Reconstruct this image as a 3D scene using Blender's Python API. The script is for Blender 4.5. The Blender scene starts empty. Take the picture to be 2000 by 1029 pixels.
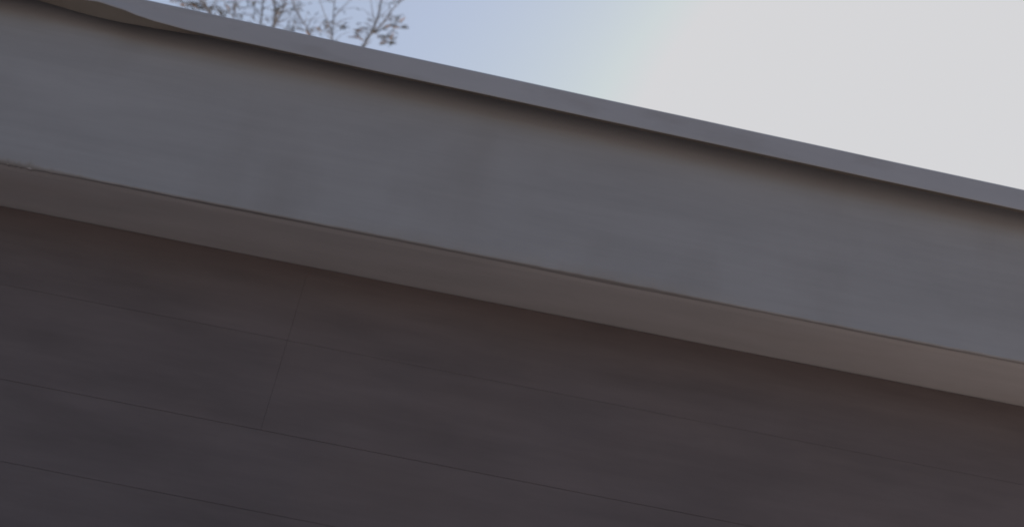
import bpy, bmesh, math, random
from mathutils import Vector, Matrix, noise

random.seed(11)
scene = bpy.context.scene
C = scene.collection
rad = math.radians

# ------------------------------------------------------------------ camera
EYE = Vector((0.0, 0.0, 1.6))
PITCH, ROLL = rad(27.0), math.atan(0.196)
LENS_PX = 2000.0                                   # focal length in pixels of the 2000 px wide photograph
FWD = Vector((0, math.cos(PITCH), math.sin(PITCH)))
R0 = Vector((1, 0, 0))
U0 = Vector((0, -math.sin(PITCH), math.cos(PITCH)))
RIGHT = math.cos(ROLL) * R0 + math.sin(ROLL) * U0
UP = -math.sin(ROLL) * R0 + math.cos(ROLL) * U0

def ray(px, py):
    """direction of a pixel of the photograph"""
    return (FWD + RIGHT * ((px - 1000) / LENS_PX) + UP * ((514.5 - py) / LENS_PX)).normalized()

def on_y(px, py, y):
    d = ray(px, py)
    return EYE + d * ((y - EYE.y) / d.y)

cam = bpy.data.cameras.new('camera')
cam_o = bpy.data.objects.new('camera', cam)
C.objects.link(cam_o)
m = Matrix((RIGHT, UP, -FWD)).transposed().to_4x4()
m.translation = EYE
cam_o.matrix_world = m
cam.sensor_width = 36.0
cam.lens = 36.0
cam.clip_start, cam.clip_end = 0.05, 6000
cam.dof.use_dof = True
cam.dof.focus_distance = 4.75
cam.dof.aperture_fstop = 1.2
scene.camera = cam_o

# ------------------------------------------------------------------ sun, sky, exposure
SUN_DIR = ray(1880, 344)
sun_el = math.asin(SUN_DIR.z)
sun_rot = math.atan2(SUN_DIR.x, SUN_DIR.y)          # measured from +Y towards +X

world = bpy.data.worlds.new('World')
scene.world = world
world.use_nodes = True
nt = world.node_tree
for n in list(nt.nodes):
    nt.nodes.remove(n)
out = nt.nodes.new('ShaderNodeOutputWorld')
bg = nt.nodes.new('ShaderNodeBackground')
sky = nt.nodes.new('ShaderNodeTexSky')
sky.sky_type = 'NISHITA'
sky.sun_disc = False
sky.sun_elevation = sun_el
sky.sun_rotation = sun_rot
sky.altitude = 50
sky.air_density = 1.0
sky.dust_density = 1.2
sky.ozone_density = 2.5
SKY_STRENGTH = 0.10
bg.inputs['Strength'].default_value = SKY_STRENGTH
# the sky's radiance is limited to what the photograph's highlights hold
CAP = 2 ** -0.5 / SKY_STRENGTH
hs = nt.nodes.new('ShaderNodeHueSaturation')
hs.inputs['Saturation'].default_value = 0.76
hs.inputs['Value'].default_value = 1.0
nt.links.new(sky.outputs['Color'], hs.inputs['Color'])
lim = nt.nodes.new('ShaderNodeVectorMath'); lim.operation = 'MINIMUM'
lim.inputs[1].default_value = (0.672 * CAP, 0.672 * CAP, 0.69 * CAP)
# thin high veil of cloud on the sun's side of the sky
tc = nt.nodes.new('ShaderNodeTexCoord')
dot = nt.nodes.new('ShaderNodeVectorMath'); dot.operation = 'DOT_PRODUCT'
dot.inputs[1].default_value = SUN_DIR
nt.links.new(tc.outputs['Generated'], dot.inputs[0])
veil = nt.nodes.new('ShaderNodeMapRange'); veil.interpolation_type = 'SMOOTHSTEP'
veil.inputs['From Min'].default_value = math.cos(rad(85))
veil.inputs['From Max'].default_value = math.cos(rad(40))
veil.inputs['To Max'].default_value = 0.58
nt.links.new(dot.outputs['Value'], veil.inputs['Value'])
mix = nt.nodes.new('ShaderNodeMix'); mix.data_type = 'RGBA'
nt.links.new(veil.outputs['Result'], mix.inputs[0])
nt.links.new(hs.outputs['Color'], mix.inputs[6])
mix.inputs[7].default_value = (0.445 * CAP, 0.515 * CAP, 0.66 * CAP, 1)
nt.links.new(mix.outputs[2], lim.inputs[0])
nt.links.new(lim.outputs['Vector'], bg.inputs['Color'])
nt.links.new(bg.outputs['Background'], out.inputs['Surface'])

sl = bpy.data.lights.new('sun', 'SUN')
sl.energy = 5.0
sl.angle = rad(0.53)
sl.color = (1.0, 0.93, 0.84)
so = bpy.data.objects.new('sun', sl)
C.objects.link(so)
so.location = (3, 6, 12)
so.rotation_euler = (-SUN_DIR).to_track_quat('-Z', 'Y').to_euler()

scene.view_settings.view_transform = 'Standard'
scene.view_settings.look = 'None'
scene.view_settings.exposure = 0.5
scene.view_settings.gamma = 1.0
scene.view_settings.use_curve_mapping = False
scene.cycles.filter_width = 1.9
scene.cycles.max_bounces = 8
scene.cycles.diffuse_bounces = 5

# ------------------------------------------------------------------ helpers
def tag(o, label=None, cat=None, group=None, kind=None):
    if label: o['label'] = label
    if cat: o['category'] = cat
    if group: o['group'] = group
    if kind: o['kind'] = kind
    return o

def empty(name, loc):
    o = bpy.data.objects.new(name, None)
    C.objects.link(o)
    o.location = loc
    return o

def obj(name, bm, mat, parent=None, smooth=False):
    me = bpy.data.meshes.new(name)
    bmesh.ops.recalc_face_normals(bm, faces=bm.faces)
    bm.to_mesh(me)
    bm.free()
    if smooth:
        for p in me.polygons: p.use_smooth = True
        me.set_sharp_from_angle(angle=rad(50))
    me.materials.append(mat)
    o = bpy.data.objects.new(name, me)
    C.objects.link(o)
    if parent is not None:
        o.parent = parent
        o.matrix_parent_inverse = Matrix.Translation(-parent.location)
    return o

def add_box(bm, a, b, bevel=0.0):
    a, b = Vector(a), Vector(b)
    r = bmesh.ops.create_cube(bm, size=1)
    vs = r['verts']
    for v in vs:
        v.co = Vector(((a.x + b.x) / 2 + v.co.x * (b.x - a.x), (a.y + b.y) / 2 + v.co.y * (b.y - a.y),
                       (a.z + b.z) / 2 + v.co.z * (b.z - a.z)))
    if bevel:
        es = list({e for v in vs for e in v.link_edges})
        bmesh.ops.bevel(bm, geom=es, offset=bevel, segments=1, affect='EDGES')

def add_tube(bm, pts, radii, sides=6):
    rings = []
    pts = [Vector(p) for p in pts]
    for i, p in enumerate(pts):
        t = (pts[min(i + 1, len(pts) - 1)] - pts[max(i - 1, 0)]).normalized()
        a = t.cross(Vector((0.3, 0.9, 0.2))).normalized()
        b = t.cross(a)
        rings.append([bm.verts.new(p + (a * math.cos(k * 2 * math.pi / sides) + b * math.sin(k * 2 * math.pi / sides)) * radii[i])
                      for k in range(sides)])
    for r, s in zip(rings, rings[1:]):
        for k in range(sides):
            bm.faces.new((r[k], r[(k + 1) % sides], s[(k + 1) % sides], s[k]))
    bm.faces.new(rings[0][::-1]); bm.faces.new(rings[-1])

# ------------------------------------------------------------------ materials
def mat(name, base, rough=0.8, spread=0.12, scale=(1, 1, 1), detail_scale=6.0, bump=0.1, bump_scale=120,
        stain=None, stain_amount=0.0, stain_scale=(1, 1, 1), metallic=0.0, spec=0.3, streak=0.0):
    mt = bpy.data.materials.new(name)
    mt.use_nodes = True
    t = mt.node_tree
    p = t.nodes['Principled BSDF']
    p.inputs['Roughness'].default_value = rough
    p.inputs['Metallic'].default_value = metallic
    p.inputs['Specular IOR Level'].default_value = spec
    tcx = t.nodes.new('ShaderNodeTexCoord')
    mp = t.nodes.new('ShaderNodeMapping'); mp.inputs['Scale'].default_value = scale
    t.links.new(tcx.outputs['Object'], mp.inputs['Vector'])
    n1 = t.nodes.new('ShaderNodeTexNoise'); n1.inputs['Scale'].default_value = detail_scale
    n1.inputs['Detail'].default_value = 8; n1.inputs['Roughness'].default_value = 0.6
    t.links.new(mp.outputs['Vector'], n1.inputs['Vector'])
    cr = t.nodes.new('ShaderNodeValToRGB')
    cr.color_ramp.elements[0].position = 0.3
    cr.color_ramp.elements[1].position = 0.7
    cr.color_ramp.elements[0].color = tuple(c * (1 - spread) for c in base) + (1,)
    cr.color_ramp.elements[1].color = tuple(c * (1 + spread) for c in base) + (1,)
    t.links.new(n1.outputs['Fac'], cr.inputs['Fac'])
    col = cr.outputs['Color']
    if stain:
        mp2 = t.nodes.new('ShaderNodeMapping'); mp2.inputs['Scale'].default_value = stain_scale
        t.links.new(tcx.outputs['Object'], mp2.inputs['Vector'])
        n2 = t.nodes.new('ShaderNodeTexNoise'); n2.inputs['Scale'].default_value = 1.0
        n2.inputs['Detail'].default_value = 6
        t.links.new(mp2.outputs['Vector'], n2.inputs['Vector'])
        mr = t.nodes.new('ShaderNodeMapRange')
        mr.inputs['From Min'].default_value = 0.52; mr.inputs['From Max'].default_value = 0.72
        mr.inputs['To Max'].default_value = stain_amount
        t.links.new(n2.outputs['Fac'], mr.inputs['Value'])
        mx = t.nodes.new('ShaderNodeMix'); mx.data_type = 'RGBA'
        t.links.new(mr.outputs['Result'], mx.inputs[0])
        t.links.new(col, mx.inputs[6])
        mx.inputs[7].default_value = tuple(stain) + (1,)
        col = mx.outputs[2]
    if streak:                            # trowel and rain streaks along the run of the surface
        mp3 = t.nodes.new('ShaderNodeMapping'); mp3.inputs['Scale'].default_value = (0.9, 1, 26)
        t.links.new(tcx.outputs['Object'], mp3.inputs['Vector'])
        n4 = t.nodes.new('ShaderNodeTexNoise'); n4.inputs['Scale'].default_value = 1.6
        n4.inputs['Detail'].default_value = 7
        t.links.new(mp3.outputs['Vector'], n4.inputs['Vector'])
        m4 = t.nodes.new('ShaderNodeMapRange')
        m4.inputs['From Min'].default_value = 0.3; m4.inputs['From Max'].default_value = 0.7
        m4.inputs['To Min'].default_value = 1 - streak; m4.inputs['To Max'].default_value = 1 + streak
        t.links.new(n4.outputs['Fac'], m4.inputs['Value'])
        vm = t.nodes.new('ShaderNodeVectorMath'); vm.operation = 'SCALE'
        t.links.new(col, vm.inputs[0]); t.links.new(m4.outputs['Result'], vm.inputs['Scale'])
        col = vm.outputs['Vector']
    t.links.new(col, p.inputs['Base Color'])
    if bump:
        n3 = t.nodes.new('ShaderNodeTexNoise'); n3.inputs['Scale'].default_value = bump_scale
        n3.inputs['Detail'].default_value = 5
        t.links.new(mp.outputs['Vector'], n3.inputs['Vector'])
        bp = t.nodes.new('ShaderNodeBump'); bp.inputs['Strength'].default_value = bump
        bp.inputs['Distance'].default_value = 0.004
        t.links.new(n3.outputs['Fac'], bp.inputs['Height'])
        t.links.new(bp.outputs['Normal'], p.inputs['Normal'])
    return mt

M_FASCIA = mat('grey_render', (0.262, 0.262, 0.282), 0.9, 0.07, (0.25, 1, 1), 5, 0.10, 90,
               (0.20, 0.19, 0.195), 0.45, (1.6, 1, 0.7), streak=0.025)
M_SOFFIT = mat('soffit_render', (0.415, 0.41, 0.44), 0.9, 0.08, (0.25, 1, 1), 6, 0.10, 90,
               (0.36, 0.315, 0.31), 0.35, (0.7, 2, 1))
M_PANEL = mat('brown_panel', (0.113, 0.094, 0.100), 0.75, 0.14, (0.2, 1, 1), 7, 0.12, 70,
              (0.142, 0.113, 0.113), 0.5, (0.8, 1, 1.1), streak=0.025)
M_WALL = mat('dark_backing', (0.09, 0.08, 0.08), 0.9)
M_COPING = mat('grey_painted_metal', (0.30, 0.30, 0.33), 0.5, 0.05, (0.3, 1, 1), 5, 0.03, 40,
               (0.20, 0.19, 0.19), 0.35, (3.2, 3, 9))
M_LIP = mat('brown_primer', (0.13, 0.114, 0.102), 0.7, 0.15, (0.3, 1, 1), 8, 0.03, 40)
M_ROOF = mat('roof_felt', (0.12, 0.12, 0.12), 0.9)
M_GROUND = mat('sandy_ground', (0.385, 0.315, 0.265), 0.95, 0.25, (1, 1, 1), 0.6, 0.5, 25)
M_BARK = mat('pale_bark', (0.24, 0.23, 0.235), 0.9, 0.3, (1, 1, 0.3), 20, 0.3, 60)

def leaf_mat(name, base):
    mt = mat(name, base, 0.6, 0.3, (1, 1, 1), 9, 0)
    t = mt.node_tree
    p = t.nodes['Principled BSDF']
    tr = t.nodes.new('ShaderNodeBsdfTranslucent')
    tr.inputs['Color'].default_value = tuple(min(1, c * 1.3) for c in base) + (1,)
    ms = t.nodes.new('ShaderNodeMixShader'); ms.inputs[0].default_value = 0.35
    o = t.nodes['Material Output']
    t.links.new(p.outputs[0], ms.inputs[1]); t.links.new(tr.outputs[0], ms.inputs[2])
    t.links.new(ms.outputs[0], o.inputs['Surface'])
    return mt
M_LEAF = leaf_mat('olive_leaf', (0.06, 0.056, 0.045))
M_DRY = leaf_mat('dry_leaf', (0.22, 0.12, 0.05))

# ------------------------------------------------------------------ ground
bm = bmesh.new()
bmesh.ops.create_grid(bm, x_segments=8, y_segments=8, size=2500)
tag(obj('ground', bm, M_GROUND), kind='structure')

# ------------------------------------------------------------------ building
FY = 4.0                                  # fascia face
FZ = on_y(1000, 511, FY).z                # bottom arris of the fascia
WY = on_y(1000, 597, FY).y                # placeholder, replaced below
d = ray(1000, 597)
WY = (EYE + d * ((FZ - EYE.z) / d.z)).y   # face of the wall, where the soffit meets it
XL, XR, BACK = -6.2, 3.4, 7.2
CY = FY - 0.13                           # front face of the coping
ct0, ct1 = on_y(400, 23.5, CY), on_y(1900, 348, CY)
cb0, cb1 = on_y(420, 71, CY), on_y(1900, 390, CY)
def lin(a, b, x): return a.z + (b.z - a.z) * (x - a.x) / (b.x - a.x)
def top_z(x): return lin(ct0, ct1, x)     # the coping falls a little to the right
def bot_z(x): return lin(cb0, cb1, x)

house = empty('building', (0, 5.6, 0))
tag(house, 'low flat-roofed building in shade with grey fascia and metal roof edge', 'building')

# fascia: rendered upstand, softly rounded and chipped along its lower arris
def table(x, pts):
    for (a, p), (b, q) in zip(pts, pts[1:]):
        if a >= x >= b:
            t = (x - a) / (b - a); t = t * t * (3 - 2 * t) * 0.5 + t * 0.5
            return p + (q - p) * t
    return 0.0
def lifted(x):
    """how far the coping's front lip gapes upward at x"""
    return table(x, ((-1.66, 0), (-1.83, .009), (-1.91, .018), (-2.01, .035), (-2.12, .046), (-2.21, .040), (-2.31, .022), (-2.42, .004), (-2.55, 0)))
def sagged(x):
    """how far the lip's inner edge hangs down there"""
    return table(x, ((-1.60, 0), (-1.87, .017), (-2.01, .026), (-2.12, .027), (-2.21, .021), (-2.31, .010), (-2.42, 0)))

bm = bmesh.new()
N = 900
rows = []
for i in range(N + 1):
    x = XL + (XR - XL) * i / N
    w = noise.noise(Vector((x * 0.8, 1.3, 0))) * 0.004 + noise.noise(Vector((x * 9, 4.1, 0))) * 0.0022 + noise.noise(Vector((x * 40, 7.7, 0))) * 0.0012
    chip = 0.0
    for (cx, cw, ch) in ((-2.26, 0.13, 0.026), (-2.15, 0.05, 0.022), (-2.06, 0.06, 0.016), (-1.95, 0.08, 0.007), (-0.72, 0.10, 0.003), (-5.0, 0.2, 0.012)):
        q = abs(x - cx) / cw
        if q < 1: chip += ch * (1 - q * q) * (0.7 + 0.8 * noise.noise(Vector((x * 70, 2, 0))))
    r = 0.008 + chip
    zt = top_z(x) - 0.03
    prof = []
    for k in range(15):                   # the face, with a faint bow in the render
        f = k / 14
        z = zt + (FZ + r - zt) * f
        bow = 0.004 * noise.noise(Vector((x * 0.7, z * 2.2, 0))) + 0.0012 * noise.noise(Vector((x * 3, z * 9, 3)))
        prof.append((FY + bow * math.sin(math.pi * f), z))
    for k in range(1, 7):                 # rounded arris
        a = k / 6 * math.pi / 2
        prof.append((FY + r - r * math.cos(a) + w * 0.3, FZ + r - r * math.sin(a) + w * math.sin(a)))
    prof.append((FY + max(0.017, r + 0.002), FZ + 0.0005))
    prof.append((FY + 0.05, FZ + 0.004))
    prof.append((FY + 0.05, zt))
    rows.append([bm.verts.new((x, y, z)) for (y, z) in prof])
for a, b in zip(rows, rows[1:]):
    for k in range(len(a)):
        bm.faces.new((a[k], a[(k + 1) % len(a)], b[(k + 1) % len(b)], b[k]))
bm.faces.new(rows[0]); bm.faces.new(rows[-1][::-1])
fascia = obj('fascia', bm, M_FASCIA, house, smooth=True)
fascia['label'] = 'grey rendered front fascia with a chipped lower edge'
# end and back returns of the fascia
for (a, b) in (((XL, FY + 0.062, FZ + 0.002), (XL + 0.06, BACK, bot_z(XL) - 0.02)),
               ((XR - 0.06, FY + 0.062, FZ + 0.002), (XR, BACK, bot_z(XR) + 0.02)),
               ((XL + 0.062, BACK - 0.06, FZ + 0.002), (XR - 0.062, BACK, bot_z(XR) + 0.02))):
    bm = bmesh.new(); add_box(bm, a, b, 0.008)
    obj('fascia', bm, M_FASCIA, house)

# soffit behind the arris
bm = bmesh.new()
G = 120
rws = []
for i in range(G + 1):
    x = XL + 0.065 + (XR - XL - 0.13) * i / G
    r_ = []
    for j in range(7):
        y = FY + 0.018 + (0 if j == 0 else 0.045 + (WY + 0.1 - FY - 0.063) * (j - 1) / 5)
        r_.append(bm.verts.new((x, y, FZ - 0.001 + (0.0035 if j == 0 else 0.0) + 0.0025 * noise.noise(Vector((x * 1.3, y * 4, 5))))))
    rws.append(r_)
for a, b in zip(rws, rws[1:]):
    for k in range(6):
        bm.faces.new((a[k], a[k + 1], b[k + 1], b[k]))
ret = bmesh.ops.extrude_face_region(bm, geom=list(bm.faces))
for v in [g for g in ret['geom'] if isinstance(g, bmesh.types.BMVert)]:
    v.co.z = FZ + 0.05
sof = obj('soffit', bm, M_SOFFIT, house, smooth=False)
sof['label'] = 'pale brownish soffit strip under the fascia'

# roof deck
bm = bmesh.new()
vs = []
for (x, y) in ((XL + 0.065, FY + 0.065), (XR - 0.065, FY + 0.065), (XR - 0.065, BACK - 0.065), (XL + 0.065, BACK - 0.065)):
    vs.append((bm.verts.new((x, y, FZ + 0.30)), bm.verts.new((x, y, FZ + 0.12))))
bm.faces.new([v[0] for v in vs]); bm.faces.new([v[1] for v in vs][::-1])
for k in range(4):
    a, b = vs[k], vs[(k + 1) % 4]
    bm.faces.new((a[0], b[0], b[1], a[1]))
obj('roof', bm, M_ROOF, house)

# coping: folded sheet with a returned lip, bent up near the left
bm = bmesh.new()
N = 420
rows, lrows, lb = [], [], bmesh.new()
for i in range(N + 1):
    x = XL - 0.08 + (XR - XL + 0.16) * i / N
    t, b, L, D = top_z(x), bot_z(x), lifted(x), sagged(x)
    w = L / 0.046
    ripple = 0.0012 * noise.noise(Vector((x * 2.1, 0, 0)))
    y0 = CY + ripple
    fb = b + L                     # front lower corner
    yb = y0 - 0.006 * w
    lip = 0.020 + 0.030 * w                # depth of the returned lip
    lz = b + 0.001 + 0.022 * w - D             # its inner edge
    prof = [(y0 + 0.30, t + 0.010), (y0 + 0.010, t), (y0 + 0.003, t - 0.0025), (y0, t - 0.010), (y0, (t + b) / 2 + 0.02 * w),
            (yb, fb + 0.006), (yb + 0.002, fb + 0.001), (yb + 0.004, fb + 0.006),
            (y0 + 0.004, (t + b) / 2 + 0.02 * w), (y0 + 0.004, t - 0.012), (y0 + 0.30, t + 0.002)]
    lipp = [(yb + 0.0025, fb + 0.0005), (yb + lip, lz), (yb + lip + 0.001, lz + 0.004), (yb + 0.006, fb + 0.008)]
    rows.append([bm.verts.new((x, y, z)) for (y, z) in prof])
    lrows.append([lb.verts.new((x, y, z)) for (y, z) in lipp])
for (mesh, rs) in ((bm, rows), (lb, lrows)):
    for a, b in zip(rs, rs[1:]):
        for k in range(len(a)):
            mesh.faces.new((a[k], a[(k + 1) % len(a)], b[(k + 1) % len(b)], b[k]))
    mesh.faces.new(rs[0]); mesh.faces.new(rs[-1][::-1])
cop = obj('coping', bm, M_COPING, house, smooth=False)
lip_o = obj('drip_lip', lb, M_LIP, cop)
lip_o['label'] = 'brown unpainted underside lip of the coping'
cop['label'] = 'grey metal front coping with its lower lip bent up at the left'
for xs, z in ((XL, top_z(XL)), (XR, top_z(XR))):
    bm = bmesh.new()
    add_box(bm, (xs - 0.08, CY + 0.302, z - 0.10), (xs + 0.08, BACK + 0.08, z + 0.006), 0.005)
    obj('coping', bm, M_COPING, house)
bm = bmesh.new()
add_box(bm, (XL + 0.082, BACK - 0.10, bot_z(XR)), (XR - 0.082, BACK + 0.08, bot_z(XR) + 0.11), 0.005)
obj('coping', bm, M_COPING, house)

# wall: backing and cladding panels with open joints
wall = None
bm = bmesh.new()
add_box(bm, (XL + 0.45, WY + 0.004, -0.2), (XR - 0.35, BACK - 0.5, FZ - 0.004))
wall = obj('wall', bm, M_WALL, house)
j1 = EYE.z + 1.656; j2 = EYE.z + 1.221; j3 = EYE.z + 0.872
levels = [FZ - 0.004, j1, j2, j3, j3 - 0.40, j3 - 0.80, j3 - 1.20, j3 - 1.62, j3 - 2.04, 0.03]
levels = [z for z in levels if z >= 0.03]
joints = [[-4.6, -0.948, 2.72], [-4.6, -0.948, 2.72], [-2.78]] + [[-4.6, -2.3, 2.72], [-2.78]] * 3
GAPS = [0.0003, 0.0006, 0.0006] + [0.0008] * 8
for r, (zt, zb) in enumerate(zip(levels, levels[1:])):
    xs = [XL + 0.45] + joints[r] + [XR - 0.35]
    for x0, x1 in zip(xs, xs[1:]):
        bm = bmesh.new()
        dy = random.uniform(-0.0004, 0.0004)
        add_box(bm, (x0 + 0.0003, WY + dy, zb + GAPS[r]), (x1 - 0.0003, WY + 0.0034 + dy, zt - (GAPS[r - 1] if r else 0.0)), 0.0006)
        obj('panel', bm, M_PANEL, wall)

# ------------------------------------------------------------------ tree behind the building
TY = 8.9
tree = empty('tree', (-2.75, TY, 0))
tag(tree, 'sparse tree with pale thin branches and few olive leaves rising behind the roof edge', 'tree')
def P(px, py, dy=0.0):
    return on_y(px, py, TY + dy)
stems = [                                                                     # pixel path, depth, thickness
    ([(505, 75), (510, 45), (514, 5), (508, -60), (480, -150)], -0.25, 0.016),
    ([(524, 90), (534, 52), (541, 24), (533, 0), (520, -70), (525, -160)], 0.10, 0.022),
    ([(534, 52), (549, 28), (556, 8), (566, -40), (590, -130)], 0.16, 0.014),
    ([(612, 80), (598, 51), (580, 26), (569, 2), (560, -50)], 0.30, 0.012),
    ([(648, 95), (649, 69), (652, 14), (660, -50), (655, -140)], -0.15, 0.013),
    ([(696, 115), (712, 87), (736, 45), (745, 0), (760, -70), (750, -160)], 0.05, 0.024),
    ([(724, 68), (748, 46), (768, 17), (792, -6), (830, -60)], 0.18, 0.014),
    ([(425, 60), (410, 25), (390, 0), (350, -50), (330, -120)], -0.30, 0.016),
    ([(470, 70), (455, 40), (462, 8), (452, -40), (430, -130)], 0.25, 0.012),
    ([(410, 25), (372, 10), (330, -6), (280, -20)], -0.30, 0.008),
]
fork = Vector((-2.75, TY, 4.2))
bm = bmesh.new()
tp = [Vector((-2.75 + 0.05 * math.sin(k * 1.3), TY + 0.04 * math.cos(k), -0.1 + k * 0.72)) for k in range(7)]
add_tube(bm, tp, [0.15, 0.125, 0.115, 0.108, 0.10, 0.095, 0.085], 10)
obj('trunk', bm, M_BARK, tree, smooth=True)
branches = []
for (path, dy, th) in stems:
    th *= 0.75
    pts = [P(px, py, dy + 0.12 * math.sin(1.7 * k + px)) for k, (px, py) in enumerate(path)]
    start_forks = path[0] in ((534, 52), (724, 68), (410, 25))
    if not start_forks:
        s = tp[-1].copy()
        low = [s + (pts[0] - s) * f + Vector((random.uniform(-.05, .05), random.uniform(-.05, .05), 0.12 * math.sin(f * math.pi))) for f in (0, 0.33, 0.66)]
        radii = [th * 2.6, th * 2.0, th * 1.5] + [th * (1 - 0.65 * k / (len(pts) - 1)) for k in range(len(pts))]
        pts = low + pts
    else:
        radii = [th * (1 - 0.65 * k / (len(pts) - 1)) for k in range(len(pts))]
    # smooth the path
    for _ in range(2):
        np_, nr = [pts[0]], [radii[0]]
        for k in range(len(pts) - 1):
            np_ += [pts[k] * .75 + pts[k + 1] * .25, pts[k] * .25 + pts[k + 1] * .75]
            nr += [radii[k] * .75 + radii[k + 1] * .25, radii[k] * .25 + radii[k + 1] * .75]
        pts, radii = np_ + [pts[-1]], nr + [radii[-1]]
    bm = bmesh.new()
    add_tube(bm, pts, radii, 6)
    branches.append((obj('branch', bm, M_BARK, tree, smooth=True), pts))

# leaves: one mesh shape per kind, copied
def leaf_mesh(name, length, width, mt):
    me = bpy.data.meshes.new(name)
    vs = [(0, 0, 0), (0.28 * length, width / 2, 0.004), (0.28 * length, -width / 2, 0.004), (0.62 * length, width * 0.36, -0.004),
          (0.62 * length, -width * 0.36, -0.004), (length, 0, -0.02), (0.3 * length, 0, -0.006), (0.64 * length, 0, -0.014)]
    fs = [(0, 6, 1), (0, 2, 6), (1, 6, 7, 3), (6, 2, 4, 7), (3, 7, 5), (7, 4, 5)]
    me.from_pydata(vs, [], fs)
    me.materials.append(mt)
    return me
ML = leaf_mesh('leaf', 0.10, 0.019, M_LEAF)
MD = leaf_mesh('leaf', 0.105, 0.021, M_DRY)
pi_ = Matrix.Translation(-tree.location)
def nearest_branch(p):
    best = None
    for o, pts in branches:
        for q in pts:
            dd = (q - p).length
            if best is None or dd < best[0]: best = (dd, o, q)
    return best
twigs = {}
def leaf(p, direction, size=1.0, mesh=None, roll=None):
    o = bpy.data.objects.new('leaf', mesh or ML)
    C.objects.link(o)
    o.parent = tree
    o.matrix_parent_inverse = pi_
    q = direction.to_track_quat('X', 'Z').to_matrix().to_4x4()
    q = q @ Matrix.Rotation(roll if roll is not None else random.uniform(-1.2, 1.2), 4, 'X')
    o.matrix_basis = Matrix.Translation(p) @ q @ Matrix.Scale(size, 4)
def img_dir(ang, depth=0.0):
    """a direction that runs at ANG degrees (anticlockwise from the right) across the photograph"""
    a = rad(ang)
    return (RIGHT * math.cos(a) + UP * math.sin(a) + FWD * depth).normalized()
clusters = [   # pixel centre, spread x, y, leaves, mean angle, angle spread, depth
    (372, 9, 24, 10, 12, -35, 30, -0.30), (335, -2, 22, 10, 6, -30, 30, -0.30), (420, 20, 20, 12, 9, -50, 40, -0.25),
    (452, 18, 16, 14, 6, -55, 30, 0.2), (490, 6, 12, 12, 4, -70, 40, -0.2), (541, 24, 9, 7, 5, 60, 60, 0.1),
    (556, 17, 12, 5, 3, 10, 40, 0.16), (575, 45, 12, 10, 5, -40, 50, 0.3), (560, 57, 12, 6, 3, 20, 40, 0.25),
    (634, 45, 11, 7, 6, -30, 80, -0.1), (664, 54, 10, 7, 4, 20, 50, -0.1), (700, 60, 12, 7, 5, -10, 50, 0.05),
    (688, 74, 14, 4, 3, 0, 25, 0.05), (762, 52, 22, 7, 9, 14, 18, 0.15), (748, 80, 14, 13, 11, 18, 35, 0.1),
    (610, 62, 14, 10, 4, -45, 40, 0.3), (735, 66, 10, 8, 3, 30, 30, 0.05), (775, 40, 10, 6, 3, 25, 25, 0.18),
]
tw = bmesh.new()
for (cx, cy, sx, sy, n, ang, da, dep) in clusters:
    base = P(cx, cy, dep)
    dd, o, q = nearest_branch(base)
    mid = (q + base) / 2 + Vector((0, 0, 0.02))
    add_tube(tw, [q, mid, base], [0.006, 0.0045, 0.003], 4)
    for k in range(int(n * 1.6)):
        p = P(cx + random.uniform(-1, 1) * sx, cy + random.uniform(-1, 1) * sy, dep + random.uniform(-0.12, 0.12))
        add_tube(tw, [base, (base + p) / 2 + Vector((0, 0, 0.008)), p], [0.003, 0.0025, 0.002], 3)
        dirn = img_dir(ang + random.gauss(0, da * 0.6), random.uniform(-0.5, 0.5))
        dry = (cy > 70 and 670 < cx < 700) or random.random() < 0.15
        leaf(p, dirn, random.uniform(0.7, 1.15), MD if dry else ML)
# fine side twigs with a leaf or two
for o, pts in branches:
    for q in pts[2:-1]:
        for k in range(2):
            e = q + RIGHT * random.gauss(0.02, .13) + UP * random.uniform(-0.02, .16) + FWD * random.gauss(0, .1)
            v = e - EYE
            px = 1000 + v.dot(RIGHT) / v.dot(FWD) * LENS_PX
            py = 514.5 - v.dot(UP) / v.dot(FWD) * LENS_PX
            if not (-40 < py < 100 and 300 < px < 785) or q.z < 7.0: continue
            add_tube(tw, [q, (q + e) / 2 + UP * random.uniform(-.015, .03), e], [0.004, 0.003, 0.0018], 3)
            if random.random() < 0.55:
                leaf(e, img_dir(random.gauss(-15, 35), random.uniform(-.5, .5)), random.uniform(0.5, 0.9))
# the crown above the frame
free = bmesh.new()
for o, pts in branches:
    for q in pts[len(pts) // 2:]:
        for k in range(3):
            e = q + Vector((random.gauss(0, .3), random.gauss(0, .3), random.gauss(0.1, .25)))
            v = e - EYE
            z = v.dot(FWD)
            py = 514.5 - v.dot(UP) / z * LENS_PX
            if py > -45: continue
            add_tube(tw, [q, (q + e) / 2 + Vector((0, 0, .04)), e], [0.006, 0.004, 0.002], 3)
            for j in range(5):
                p = e + Vector((random.gauss(0, .1), random.gauss(0, .1), random.gauss(0, .1)))
                dr = Vector((random.gauss(0, 1), random.gauss(0, 1), -0.8)).normalized()
                s = dr.cross(Vector((random.gauss(0, 1), random.gauss(0, 1), .3))).normalized() * 0.018
                L = random.uniform(.09, .14)
                a, b, c_, d_ = (free.verts.new(w_) for w_ in (p, p + dr * L * .4 + s, p + dr * L, p + dr * L * .4 - s))
                free.faces.new((a, b, c_, d_))
obj('twigs', tw, M_BARK, tree)['kind'] = 'stuff'
obj('foliage', free, M_LEAF, tree)['kind'] = 'stuff'
